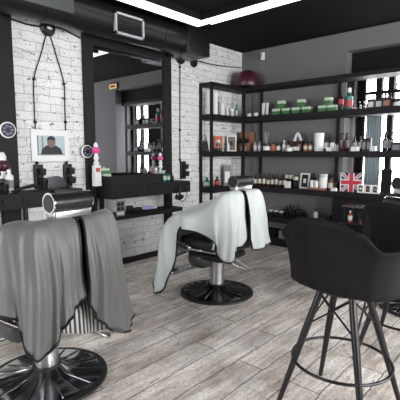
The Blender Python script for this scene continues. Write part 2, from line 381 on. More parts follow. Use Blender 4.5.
# ------------------------------------------------------------------ mirrors
def mirror(y0, y1, z0, z1, label, jamb=.115, ztop=2.60):
    t = thing('wall_mirror', label, 'mirror', (AX, (y0+y1)/2, z0))
    c = (y0+y1)/2; hh = z1-z0
    a, b = y0-c, y1-c
    MB().box((0, a-jamb, -.96+.0), (.05, a, ztop-z0), .004).build('frame_post', M['dark_wood'], t, smooth=False)
    MB().box((0, b, -.96), (.05, b+jamb, ztop-z0), .004).build('frame_post', M['dark_wood'], t, smooth=False)
    MB().box((0, a, hh), (.05, b, ztop-z0), .004).build('frame_rail', M['dark_wood'], t, smooth=False)
    MB().box((0, a, -.1), (.05, b, 0), .004).build('frame_rail', M['dark_wood'], t, smooth=False)
    MB().box((.005, a, 0), (.02, b, hh)).build('mirror_glass', M['mirror'], t, smooth=False)
    return t
mirror(2.575, 3.615, 1.0, 2.50, 'tall dark-framed wall mirror reflecting the shelves, between the two brick sections')
mirror(.35, 1.545, 1.0, 2.50, 'dark-framed wall mirror at the far left edge, left of the first brick section', jamb=.17)

# ------------------------------------------------------------------ barber stations
def station(y0, y1, label, shelf=True):
    t = thing('barber_counter', label, 'counter', (AX, (y0+y1)/2, 0)); c = (y0+y1)/2; a, b = y0-c, y1-c
    MB().box((0.05, a, .955), (.35, b, .985), .003).build('worktop', M['dark_wood'], t, smooth=False)
    MB().box((.325, a, .845), (.35, b, .956), .002).build('apron', M['dark_wood'], t, smooth=False)
    MB().box((.05, a, .845), (.325, a+.025, .956), .002).build('end_panel', M['dark_wood'], t, smooth=False)
    MB().box((.05, b-.025, .845), (.325, b, .956), .002).build('end_panel', M['dark_wood'], t, smooth=False)
    n = max(3, int((b-a)/.17))
    for k in range(n):
        y = a+.09+k*(b-a-.18)/(n-1)
        MB().tube([(.35, y, .93), (.362, y, .93), (.366, y, .915), (.362, y, .90)], .0045, 6).build('hook', M['black_metal'], t)
    if shelf:
        MB().box((.05, a+.02, .605), (.31, b-.10, .655), .003).build('lower_shelf', M['dark_wood'], t, smooth=False)
        for y in (a+.04, b-.14):
            MB().box((.055, y, 0), (.09, y+.035, .955)).build('leg', M['black_metal'], t, smooth=False)
    return t
station(2.56, 3.76, 'dark wooden barber counter with lower shelf under the mirror with shelves in it')
station(.45, 1.87, 'dark wooden barber counter behind the nearest grey-caped chair')

# ------------------------------------------------------------------ shelving unit (corner)
SH = [2.30, 1.87, 1.36, .85, .42, .12]
XF, YF = -3.714, 5.0
XE = -1.30
t = thing('corner_shelving', 'black corner shelving unit of open boards holding all the bottles and boxes', 'shelving unit', (AX, DY, 0))
tx, ty = AX, DY
th = .075
for i, z in enumerate(SH):
    d0 = th if i else .05
    MB().box((0.002, 4.31-ty, z-d0), (XF-tx, -.002, z), .003).build('shelf_board', M['shelf'], t, smooth=False)
    MB().box((XF-tx+.001, YF-ty, z-d0), (XE-tx, -.002, z), .003).build('shelf_board', M['shelf'], t, smooth=False)
P_ = .034
for x, y in ((AX+.004, 4.31-.002), (XF-P_, 4.31-.002), (XF-P_+.03, YF+.01), (XF+.14, DY-P_-.004), (-2.36, DY-P_-.004), (XE-P_+.01, YF+.01), (XE-P_+.01, DY-P_-.004)):
    MB().box((x-tx, y-ty-.004, 0), (x-tx+P_, y-ty+P_-.004, 2.301), .002).build('post', M['shelf'], t, smooth=False)
for z in (.07,):
    MB().box((XF-tx+.02, YF-ty+.02, 0), (XE-tx, YF-ty+.04, .05)).build('plinth', M['shelf'], t, smooth=False)
MB().box((-2.27-tx, YF-ty+.03, .425), (XE-tx-.03, -.01, .772), .004).build('base_cabinet', M['shelf'], t, smooth=False)

# ------------------------------------------------------------------ brick wall cables and holders
def cable(pts, label, r=.006, knots=()):
    o = MB().tube(catmull(pts, 14*(len(pts)-1)), r, 6)
    for k in knots: o.sphere(k, .017, u=10, v=6)
    return tag(o.build('hanging_cable', M['black']), label, 'cable')
X0 = AX+.012
def wl(px, py, x=AX+.012): v = on_x(px, py, x); return (x, v.y, v.z)
jb = MB().lathe([(0, 0), (.075, 0), (.08, .02), (.06, .05), (.0, .055)], 20, m=tf((AX, 2.084, 2.563), (0, PI/2, 0)))
j = jb.build('junction_box', M['black']); tag(j, 'round black junction box with a metal cap high on the left brick section', 'junction box')
MB().sphere((AX+.058, 2.084, 2.563), .03, (.5, 1, 1)).build('cap', M['brushed'], j)
jb = MB().lathe([(0, 0), (.085, 0), (.09, .02), (.06, .05), (.0, .055)], 20, m=tf((AX, 3.93, 2.59), (0, PI/2, 0)))
tag(jb.build('junction_box', M['black']), 'round black junction box on brick beside the right edge of the mirror', 'junction box')
jb = MB().lathe([(0, 0), (.06, 0), (.065, .02), (.05, .04), (.0, .045)], 20, m=tf((AX, 4.185, 2.56), (0, PI/2, 0)))
tag(jb.build('junction_box', M['black']), 'smaller round black junction box just left of the shelving top', 'junction box')
cable([wl(47, 31), wl(41, 54), wl(34, 79), wl(34.5, 110), wl(36, 140), wl(37, 167)], 'left one of the two black cables hanging down the left brick section', knots=(wl(34, 79), wl(35.3, 122), wl(37, 163)))
cable([wl(49, 31), wl(57, 58), wl(64, 84), wl(65, 110), wl(66, 140), wl(66.5, 167)], 'right one of the two black cables hanging down the left brick section', knots=(wl(64, 84), wl(65.4, 122), wl(66.3, 163)))
cable([wl(180, 60), wl(180, 90), wl(180, 130), wl(180, 163)], 'black cable hanging down the brick between mirror and shelves', knots=(wl(180, 67), wl(180, 130), wl(180, 160)))
cable([wl(11, 19), wl(30, 25), wl(47, 27), wl(62, 29), wl(80, 38)], 'black cable drooping along the top of the left brick section', r=.008)
cable([wl(168, 55), wl(180, 57), wl(194, 60), wl(215, 65), wl(241, 68)], 'black cable running above the shelving towards the corner', r=.008)

def holder(px, py, label, h=.24):
    v = on_x(px, py, AX); t = thing('clipper_holder', label, 'clipper holder', (AX+.001, v.y, .985), 0, 'clipper holders on the brick')
    MB().box((0, -.045, 0), (.035, .045, h), .006).build('back_plate', M['black'], t)
    for dz, r in ((.17, .034), (.075, .04)):
        MB().lathe([(0, -.03), (r, -.03), (r*1.05, 0), (r, .03), (0, .03)], 14, m=tf((.035+r*.8, .02, dz), (0, .2, 0))).build('clip', M['black'], t)
    MB().tube([(.035, -.02, .2), (.06, -.03, .16), (.05, -.02, .1)], .008).build('clipper_cord', M['black'], t)
holder(38, 180, 'black clipper holder under the left hanging cable, left of the round stool back')
holder(67, 180, 'black clipper holder under the right cable on the left brick section')
holder(182, 172, 'black clipper holder on brick between the mirror and the shelves')

# framed photograph
c0 = on_x(50, 145, AX)
PW, PH = .205, .158
t = thing('framed_photograph', 'white-framed photograph of a man in dark clothes on the left brick section', 'picture', (AX+.022, 2.065, 1.415))
MB().box((-.02, -PW, -PH), (.0, PW, PH), .003).build('frame', M['white'], t, smooth=False)
MB().box((0, -.147, -.098), (.003, .147, .098)).build('print', M['photo_bg'], t, smooth=False)
p = MB(); p.poly([(.003, -.115, -.095), (.003, -.10, -.03), (.003, -.05, .0), (.003, .05, .0), (.003, .10, -.03), (.003, .125, -.095)], .0015); p.build('printed_jacket', M['black'], t, smooth=False)
p = MB(); p.poly([(.0046, .045*math.cos(a*PI/8), .035+.055*math.sin(a*PI/8)) for a in range(16)], .0015); p.build('printed_head', M['skin'], t, smooth=False)
p = MB(); p.poly([(.0062, .046*math.cos(a*PI/8), .055+.04*math.sin(a*PI/8)) for a in range(9)], .001); p.build('printed_hair', M['black'], t, smooth=False)
p = MB(); p.box((.003, -.147, -.098), (.005, -.135, .098)); p.box((.003, -.10, -.02), (.0045, -.085, .09)); p.box((.003, -.14, -.098), (.0055, .147, -.088)); p.build('printed_background', M['grey'], t, smooth=False)

# ================================================================== SMALL THINGS
ORD = ['first', 'second', 'third', 'fourth', 'fifth', 'sixth', 'seventh', 'eighth', 'ninth', 'tenth', 'eleventh', 'twelfth', 'thirteenth', 'fourteenth', 'fifteenth']
ITEMS = []          # (root, description, place, category, x-order)
def note(o, desc, place, cat, order): ITEMS.append((o, desc, place, cat, order)); return o
def at(name, loc, rz=0):
    o = bpy.data.objects.new(name, None); COL.objects.link(o); o.location = loc; o.rotation_euler = (0, 0, rz); o.empty_display_size = .05; return o
def bottle(loc, r, h, body='darkglass', label='cream', cap='black', neck=.3, name='bottle', lab_h=(.18, .55), pump=False, n=14):
    o = at(name, loc); s = h*(1-neck)
    MB().lathe([(0, 0), (r*.95, 0), (r, .004), (r, s*.9), (r*.55, s), (r*.38, s+h*neck*.25), (r*.38, s+h*neck*.5), (0, s+h*neck*.5)], n).build('body', M[body], o)
    c = MB().lathe([(0, s+h*neck*.35), (r*.5, s+h*neck*.35), (r*.5, h*.97), (r*.3, h), (0, h)], n)
    if pump: c.box((-r*.2, -r*.2, h*.97), (r*1.1, r*.2, h*1.03))
    c.build('cap', M[cap], o)
    if label: MB().lathe([(r*1.02, h*lab_h[0]), (r*1.03, h*lab_h[0]), (r*1.03, h*lab_h[1]), (r*1.02, h*lab_h[1])], n).build('label_band', M[label], o)
    return o
def jar(loc, r, h, body='darkglass', lid='black', label=None, name='jar'):
    o = at(name, loc); k = .72
    MB().lathe([(0, 0), (r*.95, 0), (r, .004), (r, h*k), (0, h*k)], 16).build('body', M[body], o)
    MB().lathe([(0, h*k), (r*1.04, h*k), (r*1.04, h*.98), (r*.98, h), (0, h)], 16).build('lid', M[lid], o)
    if label: MB().lathe([(r*1.01, h*.12), (r*1.03, h*.12), (r*1.03, h*.6), (r*1.01, h*.6)], 16).build('label_band', M[label], o)
    return o
def carton(loc, w_, d, h, body='white', front=None, band=None, rz=0, name='carton'):
    o = at(name, loc, rz)
    MB().box((-w_/2, -d/2, 0), (w_/2, d/2, h), .002).build('body', M[body], o, smooth=False)
    if front: MB().box((-w_*.36, -d/2-.002, h*.15), (w_*.36, -d/2+.001, h*.7)).build('front_label', M[front], o, smooth=False)
    if band: MB().box((-w_/2-.001, -d/2-.001, h*.62), (w_/2+.001, d/2+.001, h+.002)).build('lid', M[band], o, smooth=False)
    return o
def sqtube(loc, w_, h, body='white'):
    o = at('cream_tube', loc)
    mb = MB(); prof = [(.42, .16), (.46, .5), (.49, .8), (.5, 1)]
    n = 14; rings = []
    for i, (a, z) in enumerate([(.40, .14)]+prof):
        fl = max(.05, .42*(1-(z-.14)/.86)); rings.append([mb.bm.verts.new((a*w_*math.cos(2*PI*k/n), fl*w_*math.sin(2*PI*k/n), z*h)) for k in range(n)])
    for p_, q_ in zip(rings, rings[1:]):
        for k in range(n): mb.bm.faces.new([p_[k], p_[(k+1) % n], q_[(k+1) % n], q_[k]])
    mb.bm.faces.new(rings[0][::-1]); mb.bm.faces.new(rings[-1]); mb.build('body', M[body], o)
    MB().lathe([(0, 0), (w_*.34, 0), (w_*.36, h*.15), (0, h*.15)], 12).build('cap', M['grey'], o)
    return o
def frame(loc, w_, h, rz=0, tilt=0, fr='white', pic='black', inner='cream', name='photo_frame', b=.16):
    o = at(name, loc, rz); o.rotation_euler = (-tilt, 0, rz)
    q = w_*b
    f = MB(); f.box((-w_/2, -.008, 0), (w_/2, .008, q)).box((-w_/2, -.008, h-q), (w_/2, .008, h)).box((-w_/2, -.008, q), (-w_/2+q, .008, h-q)).box((w_/2-q, -.008, q), (w_/2, .008, h-q))
    f.build('frame', M[fr], o, smooth=False)
    MB().box((-w_/2+q, -.003, q), (w_/2-q, .006, h-q)).build('picture', M[pic], o, smooth=False)
    MB().box((-w_*.14, -.005, h*.36), (w_*.14, -.002, h*.64)).build('motif', M[inner], o, smooth=False)
    return o

PLACE = {1: 'on the highest back shelf', 2: 'on the middle back shelf', 3: 'on the lower back shelf', 4: 'on the bottom back shelf'}
YS = 5.12
def bpos(px, s, y=YS):
    v = on_y(px, (0, 113, 151, 189, 222)[s], y); d = (v - Vector((0, 0, H))).dot(_f)/F_PX
    return Vector((v.x, y, SH[s])), d
def LX(px, s, x=-3.84):
    v = on_x(px, (0, 114, 151, 188)[s], x); d = (v - Vector((0, 0, H))).dot(_f)/F_PX
    return Vector((x, v.y, SH[s])), d
def B(px, s, fn, w_, h, desc, cat, y=YS, left=False, **k):
    loc, d = LX(px, s) if left else bpos(px, s, y)
    if fn in (bottle, jar): o = fn(loc, w_*d/2, h*d, **k)
    elif fn in (carton,): o = fn(loc, w_*d, min(.09, w_*d*.8), h*d, **k)
    else: o = fn(loc, w_*d, h*d, **k)
    if left and fn is not bottle and fn is not jar: o.rotation_euler.z = PI/4
    note(o, desc, ('on the highest brick-side shelf', 'on the middle brick-side shelf', 'on the lower brick-side shelf')[s-1] if left else PLACE[s], cat, px)
    return o

# --- upper shelf, brick side
B(208.5, 1, carton, 4, 22, 'tall slim white carton', 'box', left=True, body='white', name='tall_carton')
B(215.5, 1, carton, 4, 22, 'tall slim white carton', 'box', left=True, body='white', name='tall_carton')
B(222, 1, bottle, 5.5, 20, 'large white bottle with dark foot', 'bottle', left=True, body='white', label=None, cap='white', neck=.3)
B(227, 1, bottle, 3, 11, 'small white spray bottle', 'bottle', left=True, body='white', label=None, cap='white')
B(231.5, 1, jar, 5, 8, 'pale glass jar', 'jar', left=True, body='clear', lid='white')
B(236.5, 1, bottle, 3.4, 13, 'slim green bottle', 'bottle', left=True, body='teal', label='palegreen', cap='green')
# --- back wall, first full shelf
B(243.5, 1, jar, 3, 9, 'tiny white figurine-shaped jar', 'jar', body='clear', lid='white')
B(249.5, 1, jar, 5, 4, 'low white pot', 'pot', body='white', lid='clear', name='pot')
B(256, 1, jar, 5, 4, 'low white pot', 'pot', body='white', lid='clear', name='pot')
B(263.2, 1, sqtube, 3.8, 13, 'white cream tube standing on its cap', 'tube')
B(267, 1, sqtube, 3.8, 13, 'white cream tube standing on its cap', 'tube')
def soap_pile(pxs, px_top, s=1):
    for p in pxs: B(p, 1, carton, 8.6, 6, 'green and white soap box under a pile', 'box', body='green', band='palegreen', name='soap_box')
    loc, d = bpos(px_top, 1)
    o = carton(loc+Vector((0, 0, 6*d+.003)), 6.8*d, .07, 7.5*d, body='green', band='palegreen', name='soap_box')
    note(o, 'green and white soap box topping a pile', 'on the highest back shelf', 'box', px_top)
soap_pile((277.5, 287), 281.5); soap_pile((297, 307), 301.5); soap_pile((323.5, 332.8), 328.5)
B(340.3, 1, bottle, 5, 16, 'black spray can with a red band', 'spray can', body='black', label='red', cap='black', neck=.12, name='spray_can', lab_h=(.4, .72))
B(348.5, 1, bottle, 7.5, 22, 'green bottle with a white cap and red label', 'bottle', body='teal', label='red', cap='white', neck=.32, lab_h=(.14, .45))
B(354.5, 1, jar, 5, 2.2, 'flat pinkish tin', 'tin', body='pink', lid='white', name='tin')
for p in (359.5, 363.5, 367.2): B(p, 1, bottle, 2.6, 8, 'tiny dark vial with a white cap', 'vial', body='darkglass', label=None, cap='white', name='vial')
for p in (371.3, 379.3): B(p, 1, carton, 7.2, 9.5, 'black carton with a white printed base', 'box', body='black', front='white', name='carton')
B(384.5, 1, bottle, 4, 15, 'dark bottle with tall black cap', 'bottle', y=5.16, label=None)
B(389.5, 1, bottle, 4, 15, 'dark bottle with tall black cap', 'bottle', y=5.16, label=None)
B(387, 1, carton, 8, 9, 'black carton with a copper emblem', 'box', y=5.06, body='black', front='copper')
B(397.2, 1, jar, 9, 8, 'black tub with a white label', 'tub', lid='black', label='white', name='tub')
# --- shelf 2, brick side
def gadget(loc, d):
    o = at('clipper_stand', loc, PI/4)
    MB().box((-4*d, -.03, 0), (4*d, .03, 2*d), .004).build('base', M['black'], o)
    for k in (-2.2, .2, 2.4):
        MB().tube([(k*d, 0, 2*d), (k*d-.6*d, 0, 7*d), (k*d-1.2*d, 0, 11*d)], [.016, .018, .012], 10).build('clipper', M['black'], o)
    MB().sphere((.5*d, 0, 12.5*d), 1.4*d).build('knob', M['grey'], o)
    return o
loc, d = LX(205, 2); note(gadget(loc, d), 'black stand holding three clippers', 'on the middle brick-side shelf', 'clipper stand', 205)
loc, d = LX(218, 2)
o = at('gift_box', loc, PI/4)
g = MB(); W = 4.2*d; g.box((-W, -.02, 4*d), (-W*.55, .02, 14.5*d)).box((W*.55, -.02, 4*d), (W, .02, 14.5*d)).box((-W, -.02, 11.5*d), (W, .02, 15*d)).box((-W, -.02, 3*d), (W, .02, 5*d)); g.build('red_surround', M['orange'], o, smooth=False)
MB().box((-W*.9, -.035, 0), (W*.9, .03, 3.2*d), .003).build('base', M['black'], o)
MB().lathe([(0, 3.2*d), (1.9*d, 3.2*d), (1.9*d, 7*d), (.8*d, 8*d), (.8*d, 9*d), (0, 9*d)], 12).build('bottle', M['darkglass'], o)
MB().lathe([(0, 9*d), (1.6*d, 9*d), (1.6*d, 11*d), (0, 11*d)], 12).build('bottle_cap', M['white'], o)
note(o, 'orange-red square display frame around a dark bottle', 'on the middle brick-side shelf', 'display', 218)
loc, d = LX(231.5, 2); o = frame(loc, 8.6*d/.9, 15.5*d, rz=PI/4, pic='skin', inner='black', b=.12); note(o, 'white standing photo frame with a dark picture', 'on the middle brick-side shelf', 'photo frame', 231)
loc, d = LX(228.3, 2, -3.77); o = bottle(loc, 1.4*d, 8*d, body='white', label=None, cap='white', neck=.15); note(o, 'small white stick in front of the photo frame', 'on the middle brick-side shelf', 'bottle', 228)
loc, d = bpos(245, 2, 5.16)
o = at('bottle_case', loc)
MB().box((-7*d, 0, 0), (7*d, .10, 19*d), .003).build('case_back', M['copper'], o, smooth=False)
MB().box((-7*d, -.05, 0), (7*d, .0, 8*d), .003).build('tray', M['copper'], o, smooth=False)
for k in range(4): MB().lathe([(0, 8*d), (1.2*d, 8*d), (1.2*d, 11*d), (.5*d, 12*d), (.5*d, 13.5*d), (0, 13.5*d)], 10, c=((-4.6+k*3.1)*d, -.025, 0)).build('bottle', M['darkglass'], o)
MB().box((-3*d, -.053, .8*d), (4*d, -.049, 5*d)).build('front_label', M['cream'], o, smooth=False)
note(o, 'copper-brown display case with four dark bottles', 'in the corner on the middle shelf', 'display case', 245)
# --- back wall, middle shelf
for p in (255.2, 259.6): B(p, 2, bottle, 3.6, 10, 'pale bottle with a white label', 'bottle', body='clear', label='white', cap='grey')
B(266.5, 2, jar, 7, 8, 'squat black jar with white label', 'jar', label='white', y=5.07)
o = at('reed_diffuser', bpos(266, 2, 5.2)[0]); d = bpos(266, 2, 5.2)[1]
MB().lathe([(0, 0), (2.6*d, 0), (2.8*d, 5*d), (1.1*d, 7*d), (1.1*d, 8*d), (0, 8*d)], 14).build('flask', M['clear'], o)
for k in range(6): MB().tube([(0, 0, 7*d), ((k-2.5)*1.4*d, .01*math.sin(k*2), 19*d)], .002, 5).build('reed', M['cream'], o)
note(o, 'glass reed diffuser with thin pale sticks', 'on the middle shelf near the corner', 'diffuser', 266)
B(273.5, 2, bottle, 5.5, 9, 'orange-brown squat bottle', 'bottle', body='copper', label='orange', cap='black', neck=.25)
B(278.5, 2, jar, 4.6, 8, 'squat black jar with white label', 'jar', label='white')
B(284, 2, bottle, 3.5, 11, 'pale bottle with a white label', 'bottle', body='clear', label='white', cap='white')
B(288.3, 2, bottle, 3.5, 11, 'dark bottle with a pale label', 'bottle', label='cream')
loc, d = bpos(297, 2, 5.14); o = at('towel_basket', loc)
MB().box((-6.3*d, -.05, 0), (6.3*d, .06, 10*d), .004).build('basket', M['brown'], o)
MB().box((-5*d, -.053, .8*d), (4.6*d, -.049, 4.4*d)).build('front_label', M['white'], o, smooth=False)
MB().tube(catmull([(-3*d, 0, 10*d), (-1.6*d, 0, 15*d), (.5*d, 0, 17.5*d), (2.6*d, 0, 14*d), (4.4*d, 0, 10.5*d)], 20), .019, 10).build('rolled_towel', M['white'], o)
note(o, 'dark box with a white rolled towel arched on top', 'on the middle shelf', 'basket', 297)
B(289, 2, jar, 6.5, 4, 'low white pot', 'pot', y=5.03, body='white', lid='clear', name='pot')
B(305.5, 2, bottle, 4.5, 10, 'amber bottle with a cream label', 'bottle', body='copper', label='cream', cap='black')
B(310.2, 2, bottle, 4.5, 10, 'amber bottle with a cream label', 'bottle', body='copper', label='cream', cap='black')
B(318.7, 2, jar, 9.5, 18, 'tall white canister, the largest', 'canister', body='white', lid='white', name='canister')
B(326, 2, bottle, 4.5, 15, 'dark bottle with a pale label', 'bottle', label='cream', y=5.18)
B(332, 2, carton, 3.6, 8.5, 'small upright white carton', 'box', body='white', name='carton')
B(328.5, 2, carton, 4, 4, 'low white box', 'box', y=5.05, body='white', name='carton')
for p in (335.2, 337.8): B(p, 2, bottle, 2.4, 9, 'small clear vial', 'vial', body='clear', label=None, cap='black', name='vial')
for p in (341, 346.3): B(p, 2, bottle, 4.8, 17.5, 'tall brown pump bottle with a red line', 'bottle', body='brown', label='maroon', pump=True)
for p in (354, 359.4): B(p, 2, bottle, 4.6, 15, 'dark bottle with a white label', 'bottle', label='grey')
B(355, 2, carton, 7, 4.5, 'low white box', 'box', y=5.04, body='white', name='carton')
for p in (364.2, 368.8): B(p, 2, carton, 4.3, 13, 'upright black carton with a pale ribbon', 'box', body='black', front='grey', name='carton')
B(373.3, 2, carton, 5.6, 5, 'low white box', 'box', body='white', name='carton')
for p in (384.6, 390.2): B(p, 2, bottle, 4.8, 18, 'tall black pump bottle', 'bottle', label='grey', pump=True)
B(397, 2, carton, 9.5, 9, 'wide black box with a silver emblem', 'box', body='black', front='grey', name='carton')
# --- lower shelf
loc, d = LX(207, 3); note(bottle(loc, 3*d, 10*d, body='teal', label='palegreen', cap='teal'), 'teal bottle with a pale label', 'on the lower brick-side shelf', 'bottle', 207)
loc, d = LX(217, 3); note(bottle(loc, 2.6*d, 10*d, body='brown', label='red', cap='black'), 'dark bottle with a red label', 'on the lower brick-side shelf', 'bottle', 217)
loc, d = LX(227, 3); note(carton(loc, 7*d, .06, 20*d, body='grey', front='white', rz=PI/4), 'tall pale grey carton behind the far chair headrest', 'on the lower shelf', 'box', 227)
for k, p in enumerate((255.5, 259.8, 264, 268.2, 272.4, 276.4, 280.4, 284.2)):
    B(p, 3, bottle, 3.7, 11.5+(k % 3)*.8, 'small brown bottle with a cream label', 'bottle', body='brown', label='cream', cap='black')
for p in (286, 290.6): B(p, 3, jar, 4.6, 12, 'dark jar with a peach lid', 'jar', y=5.17, lid='cream')
B(287.6, 3, carton, 5, 6.5, 'low white box', 'box', y=5.05, body='white')
B(295.5, 3, jar, 4.8, 11, 'dark jar with a peach lid', 'jar', lid='cream', label=None)
loc, d = bpos(304, 3, 5.1); o = frame(loc, 10*d, 15.5*d, tilt=.15, pic='black', inner='white', b=.15); note(o, 'white photo frame leaning back, dark picture inside', 'on the lower shelf beside brown bottles', 'photo frame', 304)
loc, d = bpos(318, 3, 5.08); o = MB().box((-9.5*d, -.06, 0), (9.5*d, .08, 2.2*d), .004).build('copper_tray', M['copper']); o.location = loc; note(o, 'flat copper-coloured tray under white pots', 'on the lower shelf', 'tray', 318)
zt = 2.2*d+.001
def T(px, fn, w_, h, desc, cat, y=5.08, **k):
    loc, d = bpos(px, 3, y); loc.z += zt; o = fn(loc, w_*d/2 if fn in (bottle, jar) else w_*d, h*d, **k); note(o, desc, 'on the copper tray', cat, px); return o
T(311.8, jar, 4, 7, 'white pot', 'pot', y=5.05, body='white', lid='white', name='pot')
T(316.2, jar, 4, 7, 'white pot', 'pot', y=5.05, body='white', lid='white', name='pot')
T(323, jar, 8, 14, 'white tapered cup taller than the pots', 'cup', body='white', lid='clear', name='cup')
T(313.5, bottle, 4.6, 14, 'dark bottle at the back', 'bottle', y=5.125, label=None)
B(331, 3, bottle, 5.2, 13, 'brown bottle right of the copper tray', 'bottle', body='copper', label='cream', cap='brown')
B(335.8, 3, jar, 4.4, 9, 'black jar near the flag', 'jar', y=5.12)
B(334, 3, carton, 5, 3, 'low white box', 'box', y=5.035, body='white')
B(340.4, 3, jar, 4.4, 11, 'black jar near the flag', 'jar', y=5.16)
# union flag panel
loc, d = bpos(351.2, 3, 5.06)
fl = at('union_flag', loc); Wf, Hf = 10.3*d, 19*d; cz = Hf/2
MB().box((-Wf, -.006, 0), (Wf, .012, Hf)).build('field', M['navy'], fl, smooth=False)
def bar(a, b, wd, y, m, name):
    a, b = Vector((a[0], 0, a[1])), Vector((b[0], 0, b[1])); t_ = (b-a).normalized(); n_ = Vector((-t_.z, 0, t_.x))*wd/2
    q = [a+n_, b+n_, b-n_, a-n_]
    MB().poly([(v.x, y, v.z) for v in q], .001, Vector((0, 1, 0))).build(name, M[m], fl, smooth=False)
e = .006
for sx_ in (1, -1):
    bar((-Wf+e, e if sx_ > 0 else Hf-e), (Wf-e, Hf-e if sx_ > 0 else e), Hf*.17, -.0075, 'flagwhite', 'white_saltire')
    bar((-Wf+e, e if sx_ > 0 else Hf-e), (Wf-e, Hf-e if sx_ > 0 else e), Hf*.06, -.009, 'flagred', 'red_saltire')
bar((-Wf, cz), (Wf, cz), Hf*.33, -.0100, 'flagwhite', 'white_cross'); bar((0, 0), (0, Hf), Hf*.33, -.0105, 'flagwhite', 'white_cross')
bar((-Wf, cz), (Wf, cz), Hf*.2, -.0125, 'flagred', 'red_cross'); bar((0, 0), (0, Hf), Hf*.2, -.012, 'flagred', 'red_cross')
MB().box((-Wf-.012, -.012, 0), (-Wf, .012, Hf+.004)).build('edge', M['white'], fl, smooth=False)
note(fl, 'red, white and blue Union Jack panel standing upright', 'on the lower back shelf', 'flag', 351)
for k, (p, pic) in enumerate(((360.5, 'white'), (367.8, 'red'), (375, 'grey'))):
    loc, d = bpos(p, 3, 5.035); o = frame(loc, 6.4*d, 8.5*d, tilt=.06, pic='black', inner=pic, b=.2, name='card_frame'); note(o, 'small white-framed card with dark centre', 'just right of the flag', 'framed card', p)
loc, d = bpos(385.5, 3, 5.1); o = frame(loc, 10*d, 25*d, tilt=.12, rz=.15, fr='black', pic='soot', inner='soot', b=.1, name='display_board'); note(o, 'tall black leaning display board', 'on the lower shelf in front of the window', 'display board', 385)
# --- bottom row
for k, (p, h) in enumerate(((283, 7), (286.5, 10), (290, 13), (293.8, 11), (297.4, 13), (301, 9))):
    B(p, 4, bottle, 4.2, h, 'dark bottle in a tight cluster', 'bottle', label=None, y=5.2)
for p in (270.5, 275.8, 281): B(p, 4, jar, 4.6, 6, 'dark jar with a white lid', 'jar', y=5.1, lid='clear')
B(315.5, 4, bottle, 5, 12, 'white bottle with a black cap', 'bottle', body='white', label=None, cap='black')
for p in (326.5, 330, 339.5): B(p, 4, bottle, 3.2, 8, 'small black bottle standing apart', 'bottle', label=None)
loc, d = bpos(284, 4, 5.05); 
# row on the lowest board
o = MB().box((-.13, -.08, 0), (.13, .08, .10), .006).build('storage_box', M['soot']); o.location = (-3.25, 5.13, SH[5]); note(o, 'low dark storage box', 'on the lowest board near the corner', 'box', 270)
o = MB().box((-.05, -.05, 0), (.05, .05, .11), .004).build('storage_box', M['grey']); o.location = (-3.0, 5.06, SH[5]); note(o, 'small pale grey box', 'on the lowest board near the corner', 'box', 280)

# --- maroon bowl on the very top
t = thing('upturned_bowl', 'dark maroon rounded bowl lying upside down on the shelving in the corner', 'bowl', (-3.69, 5.08, 2.302))
MB().lathe([(.19, 0), (.20, .015), (.195, .10), (.15, .20), (.07, .245), (0, .25)], 28).build('bowl', M['maroon'], t)
MB().lathe([(.17, 0), (.215, 0), (.215, .014), (.17, .014)], 28).build('rim', M['black'], t)
# detector on the back wall
v = on_y(263.5, 56, DY)
t = thing('motion_sensor', 'small white motion sensor high on the grey back wall', 'sensor', (v.x, DY, v.z))
MB().box((-.03, -.045, -.06), (.03, 0, .05), .012, 3).build('casing', M['white'], t)
MB().sphere((0, -.045, -.015), .018).build('lens', M['clear'], t)
# lit sign, seen in the mirror
t = thing('lit_sign', 'small amber lit sign on the grey wall, seen in the mirror', 'sign', (-.57, DY-.001, 2.72))
MB().box((-.15, -.03, -.07), (.15, 0, .07), .004).build('casing', M['black'], t)
MB().box((-.13, -.034, -.05), (.13, -.028, .05)).build('panel', M['amber'], t, smooth=False)
MB().box((-.08, -.037, -.018), (.08, -.033, .018)).build('dark_mark', M['black'], t, smooth=False)

# ------------------------------------------------------------------ things at the stations
CT = .985
t = thing('tool_box', 'long black open-topped box on the counter below the mirror', 'box', (-3.73, 2.94, CT), 0)
MB().box((-.11, -.375, 0), (.11, .375, .012)).build('base', M['dark_wood'], t, smooth=False)
for a in ((.095, -.375, .012, .11, .375, .105), (-.11, -.375, .012, -.095, .375, .105), (-.095, -.375, .012, .095, -.36, .105), (-.095, .36, .012, .095, .375, .105)):
    MB().box(a[:3], a[3:]).build('side', M['dark_wood'], t, smooth=False)
def badge(px, py, r, label):
    v = on_x(px, py, AX+.06)
    t = thing('round_badge', label, 'badge', (AX+.05, v.y, v.z))
    MB().lathe([(0, 0), (r, 0), (r, .008), (r*.88, .012), (0, .012)], 26, m=tf(rot=(0, PI/2, 0))).build('disc', M['white'], t)
    MB().lathe([(0, .012), (r*.84, .012), (r*.84, .014), (0, .014)], 26, m=tf(rot=(0, PI/2, 0))).build('dark_centre', M['black'], t)
    k = MB()
    for a in range(7): k.sphere((.015, r*.5*math.cos(a*.9), r*.5*math.sin(a*.9)), r*.22, (.15, 1, .7), 8, 6)
    k.build('printed_emblem', M['dull_lilac'], t)
badge(8, 130, .075, 'round badge with a pale rim and dark emblem on the far left mirror post')
badge(87.5, 151.5, .07, 'round badge with a pale rim on the left post of the middle mirror')
